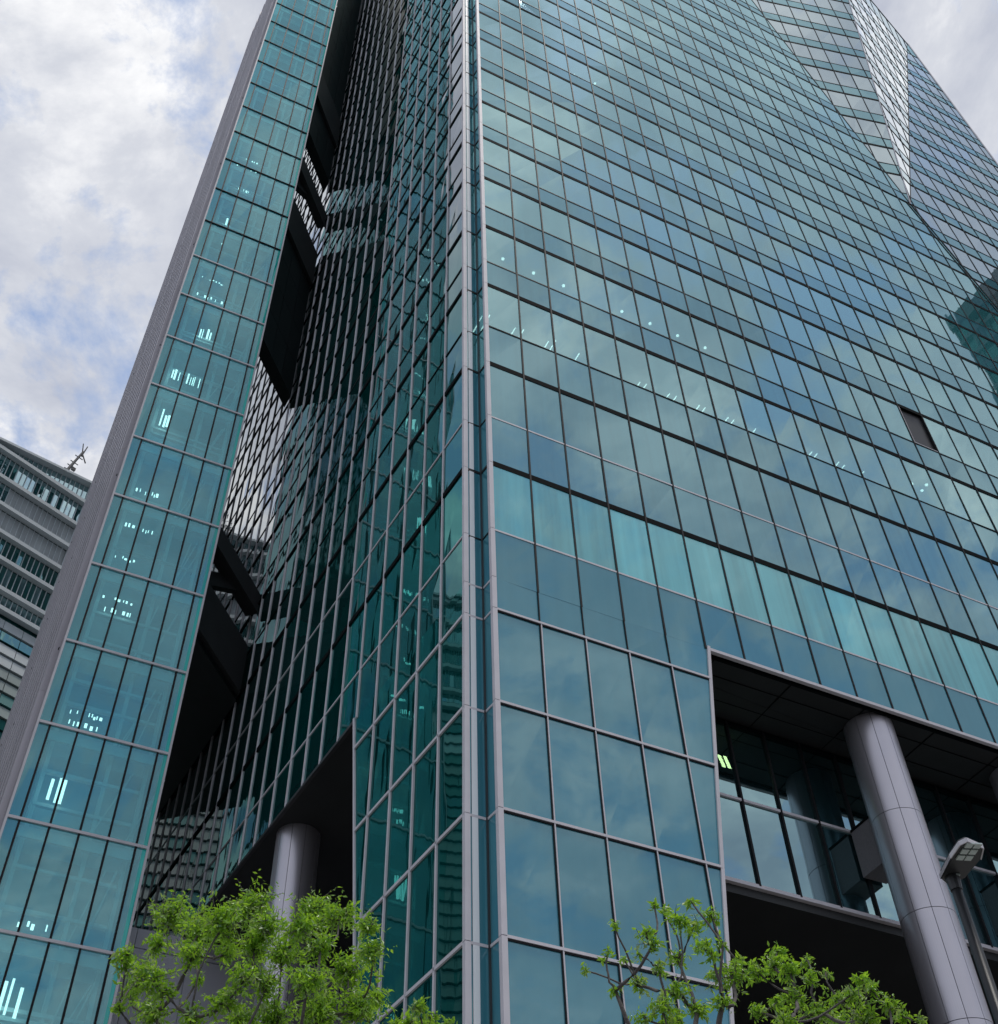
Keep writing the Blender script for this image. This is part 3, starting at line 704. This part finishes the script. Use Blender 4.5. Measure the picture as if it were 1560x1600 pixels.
# ------------------------------------------------------------------ far building with ledges
ab = R(-50); NBD = Vector((math.sin(ab), math.cos(ab), 0)); TBD = Vector((NBD.y, -NBD.x, 0))
def FF(x, d, z): return NBD * (100 + d) + TBD * x + ZV * (z + EYE)
far = empty('ledged_office_building', FF(0, 10, -EYE), 'grey office building with projecting ledges and a sloping glass roofline at the left edge', 'building')
roof_z = lambda x: 106.6 + (x - 4) * 0.205 if x < 44 else 115
LED = [110.4, 106.35, 102.6, 98.9, 95.5, 91.75]
XS, XE, FBAY = -14.0, 44.0, 0.625
nb_ = int((XE - XS) / FBAY)
restf = {}
def far_piece(x, outer, inner, mk, nm):
    px_, py_ = pix(outer[0])
    if px_ > -8 and x > 24 and cnt.get('f' + nm, 0) < 300 and px_ < 150:
        cnt['f' + nm] = cnt.get('f' + nm, 0) + 1
        MB().poly_prism(outer, inner).build(nm, M[mk], far)
    else: restf.setdefault((nm, mk), MB()).poly_prism(outer, inner)
for lv in range(6):
    zt0 = LED[lv]; zt1 = LED[lv + 1] if lv < 5 else 89.4
    for i in range(nb_):
        x = XS + i * FBAY
        top = zt0 - 0.35; bot = zt1 + 0.45
        if top > roof_z(x) - 0.3: top = roof_z(x) - 0.3
        if top - bot < 0.3: continue
        mk = 'far_glass'
        if lv in (1, 2) and x > 31.5 - (lv - 1) * 1.5: mk = 'far_panel'
        if lv in (3,): mk = 'far_dark'
        if lv == 4 and i % 3: mk = 'far_dark'
        jj = jit(0.03)
        q = [FF(x + 0.04, jj, bot), FF(x + FBAY - 0.04, -jj, bot), FF(x + FBAY - 0.04, -jj, top), FF(x + 0.04, jj, top)]
        far_piece(x, q, [p + NBD * 0.1 for p in q], mk, 'window_pane')
# sloping crown panes
for i in range(nb_):
    x = XS + i * FBAY; z1 = roof_z(x) - 0.4; z0 = LED[0] + 0.35
    if z1 - z0 < 0.25: continue
    q = [FF(x + 0.04, 0, z0), FF(x + FBAY - 0.04, 0, z0), FF(x + FBAY - 0.04, 0, roof_z(x + FBAY) - 0.4), FF(x + 0.04, 0, z1)]
    far_piece(x, q, [p + NBD * 0.1 for p in q], 'far_glass', 'window_pane')
for i in range(nb_ + 1):
    x = XS + i * FBAY; b = MB(); b.bar(FF(x, -0.14, 89.5), FF(x, -0.14, roof_z(x) - 0.3), 0.055, 0.16, TBD, NBD)
    if pix(FF(x, 0, 100))[0] > -20 and pix(FF(x, 0, 100))[0] < 160: b.build('mullion', M['ledge'], far)
    else:
        restf.setdefault(('mullion', 'ledge'), MB()).bar(FF(x, -0.14, 89.5), FF(x, -0.14, roof_z(x) - 0.3), 0.055, 0.16, TBD, NBD)
for (nm, mk), b in restf.items(): b.build(nm, M[mk], far, kind='stuff')
for z in LED + [89.4]:
    x0 = XS
    if z > roof_z(XS): x0 = min(XE - 3, 4 + (z - 106.6) / 0.205)
    b = MB(); b.box(FF(x0, -0.75, z - 0.25), TBD * (XE - x0), NBD * 0.75, ZV * 0.5); b.build('ledge', M['ledge'], far)
    b = MB(); b.bar(FF(x0, -0.3, z + 0.62), FF(XE, -0.3, z + 0.62), 0.12, 0.1, ZV, NBD); b.build('ledge_rail', M['bronze'], far)
rp = [FF(XS, -0.9, roof_z(XS) - 0.35), FF(XE, -0.9, roof_z(XE - .1) - 0.35), FF(XE, -0.9, roof_z(XE - .1)), FF(XS, -0.9, roof_z(XS))]
MB().poly_prism(rp, [p + NBD * 14 for p in rp]).build('sloping_roof', M['ledge'], far)
# body and lower louvred storeys
bp = [FF(XS, 0.2, -1.5), FF(XE, 0.2, -1.5), FF(XE, 0.2, roof_z(XE - .1) - 0.5), FF(XS, 0.2, roof_z(XS) - 0.5)]
MB().poly_prism(bp, [p + NBD * 18 for p in bp]).build('wall', M['far_dark'], far)
z = 88.6; k = 0; lvr = {}
rl = random.Random(3)
while z > 24:
    mk = 'far_slat' if z < 83.5 else ('far_dark' if k % 3 == 1 else 'ledge')
    if 73 < z < 77.5: mk = 'far_dark'
    x = XS
    while x < XE:
        wd = 2.3
        q4 = [FF(x + 0.04, -0.22, z - 1.2), FF(x + 0.04, -0.08, z - 0.0), FF(x + 0.04, 0.15, z - 0.0), FF(x + 0.04, 0.15, z - 1.2)]
        m2_ = 'far_teal' if (mk == 'far_slat' and rl.random() < 0.25) else mk
        px_, py_ = pix(q4[0])
        vis = -10 < px_ < 160 and py_ < 1200 and x > 20
        b = MB() if vis else lvr.setdefault(m2_, MB())
        b.poly_prism(q4, [p + TBD * (wd - 0.08) for p in q4])
        if vis: b.build('louvre_band', M[m2_], far)
        x += wd
    z -= 1.42; k += 1
for mk, b in lvr.items(): b.build('louvre_band', M[mk], far, kind='stuff')
# mast
mast = empty('rooftop_mast', FF(36.8, 3, 113.5), 'thin dark antenna mast leaning on the roof of the ledged building', 'antenna')
pB, pT = FF(36.9, 0.5, 113.4), FF(38.3, 0.5, 119.3)
MB().tube([pB, pT], [0.22, 0.13], 8).build('pole', M['girder'], mast)
b = MB()
for (x, y) in ((110, 727), (114, 722), (118, 717), (124, 709)):
    t = (x - 103) / 27.0; P = pB + (pT - pB) * t
    b.bar(P - TBD * 0.5, P + TBD * 0.6, 0.09, 0.09, ZV, NBD)
b.build('rung', M['girder'], mast)
b = MB()
b.tube([pT + TBD * 0.05 - ZV * 0.9, pT - TBD * 0.35 + ZV * 1.3], [0.1, 0.07], 6); b.tube([pT - ZV * 0.7, pT + TBD * 0.3 + ZV * 1.3], [0.1, 0.07], 6)
b.tube([pT + TBD * 0.1 - ZV * 0.6, pT + TBD * 0.75 - ZV * 1.6], [0.09, 0.09], 6); b.box(pB + (pT - pB) * 0.35 + TBD * 0.3, TBD * 0.5, ZV * 0.45, NBD * 0.3)
b.build('aerial', M['girder'], mast)

# dark tower out of frame to the right, seen only in the glass
db = empty('dark_glass_tower', Vector((105, 56, 0)), 'dark green tower across the street, seen as a reflection at the right edge', 'skyscraper')
P0 = Vector((94.4, 47.4, 0)); e1 = Vector((-5.5, 12.9, 0)); e2 = Vector((26, 11, 0)); HT = 151.0
MB().poly_prism([P0, P0 + e1, P0 + e1 + e2, P0 + e2], [x + ZV * (HT - 0.5) for x in (P0, P0 + e1, P0 + e1 + e2, P0 + e2)]).build('wall', M['night'], db)
en = Vector((-12.9, -5.5, 0)).normalized()
for z in range(4, 150, 4):
    b = MB(); b.box(P0 + ZV * z + en * 0.02, e1, en * 0.5, ZV * 0.8); b.build('ledge', M['girder'], db)
for i in range(8):
    b = MB(); b.box(P0 + e1 * (i / 7.5) + en * 0.02, e1 * 0.012, en * 0.3, ZV * HT); b.build('fin', M['girder'], db)
b = MB(); b.box(P0 + ZV * (HT - 5) + e1 * 0.1 + en * 0.03, e1 * 0.9, en * 1.2, ZV * 3.5); b.build('cornice', M['girder'], db)

# ------------------------------------------------------------------ street lamp
la = R(22.15); lcv = Vector((math.sin(la), math.cos(la), 0)); ltv = Vector((lcv.y, -lcv.x, 0))
lp = lcv * 12.35; HZ = 6.9 + EYE
lamp = empty('street_lamp', Vector((lp.x, lp.y, 0)), 'black street lamp with a flat LED head in front of the silver column', 'street lamp')
outl = [(-0.119, 12.584), (-0.057, 12.786), (0.122, 12.701), (0.339, 12.388), (0.396, 12.186), (0.263, 11.976), (0.178, 12.015), (0.051, 12.222)]
c0 = (0.13, 12.37)
def LH(t, c, z): return ltv * t + lcv * c + ZV * (HZ + z)
bot = [LH(*p, 0) for p in outl]; top = [LH(c0[0] + (p[0] - c0[0]) * 0.9, c0[1] + (p[1] - c0[1]) * 0.9, 0.075) for p in outl]
hd = MB().poly_prism(bot[::-1], top[::-1]).build('lamp_head', M['black_metal'], lamp)
axv = (LH(0.31, 12.05, 0) - LH(-0.06, 12.66, 0)).normalized(); prp = Vector((-axv.y, axv.x, 0)); cc = LH(0.235, 12.20, 0)
rim = MB()
for i in range(8):
    if i in (0, 1, 2): continue
    a_, b_ = bot[i], bot[(i + 1) % 8]; d = (b_ - a_).normalized(); rim.bar(a_ - ZV * 0.012, b_ - ZV * 0.012, 0.012, 0.05, d.cross(ZV), ZV)
a_, b_ = bot[7], bot[0]; d = (b_ - a_).normalized(); rim.bar(a_ - ZV * 0.012, b_ - ZV * 0.012, 0.012, 0.05, d.cross(ZV), ZV)
rim.build('rim', M['silver'], hd)
for i in range(3):
    for j in range(2):
        p = cc - axv * (i * 0.115 - 0.10) + prp * (-0.088 + j * 0.092)
        MB().box(p - ZV * 0.018, axv * 0.085, prp * 0.075, ZV * 0.016).build('led_module', M['led'], hd)
MB().box(LH(0.02, 12.60, -0.02), axv * 0.05, prp * 0.05, ZV * 0.018).build('sensor', M['led'], hd)
pj = LH(0.0, 12.62, 0)
MB().tube([Vector((pj.x, pj.y, 0)), Vector((pj.x, pj.y, 4.0)), Vector((pj.x, pj.y, HZ - 0.12))], [0.085, 0.07, 0.055], 16).build('pole', M['black_metal'], lamp, smooth=True)
MB().tube([Vector((pj.x, pj.y, HZ - 0.16)), Vector((pj.x, pj.y, HZ - 0.0))], [0.065, 0.08], 12).build('bracket', M['black_metal'], lamp)
MB().tube([Vector((pj.x, pj.y, 0)), Vector((pj.x, pj.y, 0.35))], [0.14, 0.11], 16).build('base', M['black_metal'], lamp)

# ------------------------------------------------------------------ trees
def tree(name, dist, az, clumps, label, density=1.0, group=None, trunk_r=0.09, fork=5.0, leaf=0.060, swell=1.0):
    rnd = random.Random(hash(name) % 1000 + int(dist * 10))
    rnd = random.Random(int(abs(az) * 100) + int(dist * 10))
    base = Vector((math.sin(R(az)) * dist, math.cos(R(az)) * dist, 0))
    root = empty(name, base, label, 'tree', group)
    hd_ = Vector((math.sin(R(az)), math.cos(R(az)), 0))
    pts = []
    for (x, y, r) in clumps:
        d = ray(x, y); hor = math.hypot(d.x, d.y); dd = dist + rnd.uniform(-0.9, 0.9)
        p = CEYE + d * (dd / hor); rr = r * (dd / hor) / FPX * d.length * swell
        pts.append((p, rr))
    forkp = base + Vector((rnd.uniform(-.15, .15), rnd.uniform(-.15, .15), fork))
    nodes = [(forkp, 0, trunk_r * 0.8, None)]
    par = {}
    xs = sorted((p[0] for p in pts), key=lambda v: v.dot(Vector((hd_.y, -hd_.x, 0))))
    lowz = min(p[0].z for p in pts)
    for f in (0.12, 0.38, 0.62, 0.88):
        q = xs[int(f * (len(xs) - 1))]; nodes.append((Vector((forkp.x + (q.x - forkp.x) * 0.6, forkp.y + (q.y - forkp.y) * 0.6, min(lowz - 0.3, fork + 1.4))), 1, 0, 0)); par[len(nodes) - 1] = 0
    order = sorted(range(len(pts)), key=lambda i: (pts[i][0] - forkp).length)
    MB().tube([base, base + ZV * fork * 0.5 + Vector((0.06, 0.03, 0)), forkp], [trunk_r * 1.3, trunk_r, trunk_r * 0.8], 10).build('trunk', M['bark'], root, smooth=True)
    leafb = MB(); bl = MB(); twb = MB()
    for i in order:
        p = pts[i][0]; best = None; bc = 1e9
        for k, nd in enumerate(nodes):
            q = nd[0]; cst = math.hypot((p - q).x * 1.7, (p - q).y * 1.7, (p - q).z) + 0.12 * nd[1] + (1.5 if q.z > p.z - 0.05 else 0)
            if cst < bc: bc = cst; best = k
        nodes.append((p, nodes[best][1] + 1, 0, best)); par[len(nodes) - 1] = best
    load = [0.0] * len(nodes)
    for k in range(len(nodes) - 1, 0, -1):
        load[k] += 1; load[par[k]] += load[k]
    for k in range(1, len(nodes)):
        p, q = nodes[par[k]][0], nodes[k][0]
        ra = min(trunk_r * 0.8, 0.0085 * load[k] ** 0.55 + 0.003); rb = ra * 0.7
        d = q - p; n_ = 6; side = d.orthogonal().normalized() * d.length * rnd.uniform(-0.13, 0.13) + Vector((rnd.uniform(-.5, .5), rnd.uniform(-.5, .5), 0)) * d.length * 0.12
        pl = []
        for j in range(n_ + 1):
            t = j / n_; sag = -d.length * 0.10 * math.sin(t * math.pi)
            pl.append(p + d * t + side * math.sin(t * math.pi) + ZV * sag + Vector((rnd.uniform(-1, 1), rnd.uniform(-1, 1), rnd.uniform(-1, 1))) * 0.012 * (0 < j < n_))
        MB().tube(pl, [ra + (rb - ra) * j / n_ for j in range(n_ + 1)], 6).build('branch', M['bark'], root, smooth=True)
    for (c, r) in pts:
        px_r = r
        nt_ = int(max(5, density * 165 * (r / 0.32) ** 2))
        for k in range(nt_):
            # a twig that starts inside the clump and reaches out of it, carrying leaflets
            v = Vector((rnd.gauss(0, 1), rnd.gauss(0, 1), rnd.gauss(0, 1) * 0.9 + 0.25)).normalized()
            rad = r * (rnd.random() ** 0.45)
            tip = c + v * rad * (1.15 if rnd.random() < 0.8 else 1.7)
            st = c + (tip - c) * rnd.uniform(-0.2, 0.35) + Vector((rnd.uniform(-1, 1), rnd.uniform(-1, 1), rnd.uniform(-1, 1))) * r * 0.5
            gdir = (tip - st); ln = max(gdir.length, 0.10); gdir.normalize()
            if k % 3 == 0: twb.tube([c, st, tip], [0.006, 0.005, 0.002], 3)
            nl = rnd.randint(7, 12); pale = rnd.random() < 0.16
            side = gdir.orthogonal().normalized(); side.rotate(Matrix.Rotation(rnd.uniform(0, 6.28), 3, gdir))
            for m_ in range(nl):
                t = (m_ + 0.6) / nl; pos = tip - gdir * ln * 1.0 * (1 - t)
                ld = (gdir * 0.5 + side * (1 if m_ % 2 else -1) * 0.8 + ZV * -0.15 + Vector((rnd.uniform(-.5, .5), rnd.uniform(-.5, .5), rnd.uniform(-.8, .2)))).normalized()
                sz = leaf * rnd.uniform(0.45, 1.35); wd = ld.cross(Vector((rnd.uniform(-1, 1), rnd.uniform(-1, 1), rnd.uniform(-1, 1)))).normalized() * sz * 0.19
                up_ = ld.cross(wd).normalized() * sz * 0.06
                tgt = bl if pale else leafb
                b0 = len(tgt.v)
                tgt.v += [pos, pos + ld * sz * 0.45 + wd + up_, pos + ld * sz, pos + ld * sz * 0.45 - wd + up_, pos + ld * sz * 0.5]
                tgt.f += [[b0, b0 + 1, b0 + 2, b0 + 4], [b0, b0 + 4, b0 + 2, b0 + 3]]
    leafb.build('crown', M['leaf'], root, kind='stuff')
    if bl.v: bl.build('young_leaves', M['blossom'], root, kind='stuff')
    twb.build('twigs', M['bark'], root, kind='stuff')
    return root
TL = [(270, 1435, 36), (315, 1455, 32), (350, 1445, 38), (398, 1412, 30), (372, 1425, 25), (415, 1450, 30), (300, 1490, 26), (245, 1480, 20), (232, 1530, 34), (196, 1500, 22), (205, 1545, 20), (490, 1425, 34),
      (468, 1450, 28), (530, 1432, 28), (572, 1450, 22), (582, 1490, 26), (440, 1492, 34), (398, 1480, 28), (500, 1480, 26), (545, 1520, 34), (480, 1535, 34), (380, 1530, 26), (355, 1490, 20), (350, 1570, 26), (415, 1545, 28), (310, 1530, 12),
      (500, 1580, 40), (430, 1595, 38), (560, 1575, 36), (590, 1560, 20), (240, 1585, 28), (185, 1575, 12), (300, 1590, 22), (380, 1600, 30), (285, 1385, 0.1), (256, 1550, 18)]
TL = [c for c in TL if c[2] > 1]
tree('small_leafy_tree', 11.5, -13.2, TL, 'dense bright green tree in front of the left silver column', 1.0, fork=4.8, trunk_r=0.10)
TC = [(655, 1578, 16), (672, 1592, 15), (640, 1596, 16), (700, 1597, 9), (620, 1600, 12), (660, 1612, 22)]
tree('small_leafy_tree', 11.0, -4.6, TC, 'top of a small green tree poking up below the dark green side glass', 1.0, fork=4.9, trunk_r=0.06)
TA = [(1080, 1408, 8), (1062, 1438, 18), (1085, 1448, 16), (1112, 1432, 16), (1040, 1425, 8), (1022, 1412, 4), (1010, 1458, 13), (1020, 1478, 14), (1000, 1490, 9), (950, 1492, 9), (975, 1500, 8), (1030, 1512, 12), (1060, 1500, 17), (1098, 1480, 14),
      (1115, 1497, 12), (1130, 1475, 9), (1145, 1528, 22), (1118, 1522, 14), (1000, 1540, 14), (1055, 1548, 20), (1035, 1575, 22), (1090, 1580, 18), (915, 1517, 4), (962, 1548, 10), (1005, 1590, 14), (1130, 1570, 16), (1155, 1505, 12), (960, 1445, 4), (1052, 1600, 24)]
tree('small_leafy_tree', 11.0, 8.4, TA, 'sparse young tree with bare branches in front of the teal plinth panes', 0.8, fork=4.8, trunk_r=0.075, swell=1.1)
TB = [(1215, 1487, 13), (1208, 1510, 18), (1185, 1520, 16), (1235, 1520, 17), (1262, 1500, 10), (1268, 1530, 14), (1290, 1520, 9), (1345, 1530, 14), (1335, 1552, 18), (1310, 1560, 14), (1362, 1548, 12), (1245, 1562, 20), (1280, 1582, 22), (1215, 1565, 15), (1390, 1570, 16), (1350, 1588, 22), (1410, 1588, 12), (1440, 1592, 7), (1185, 1582, 14), (1310, 1600, 20), (1230, 1600, 20)]
tree('small_leafy_tree', 11.8, 16.2, TB, 'bright green young tree standing before the black opening by the big silver column', 0.85, fork=4.3, trunk_r=0.08, swell=1.1)
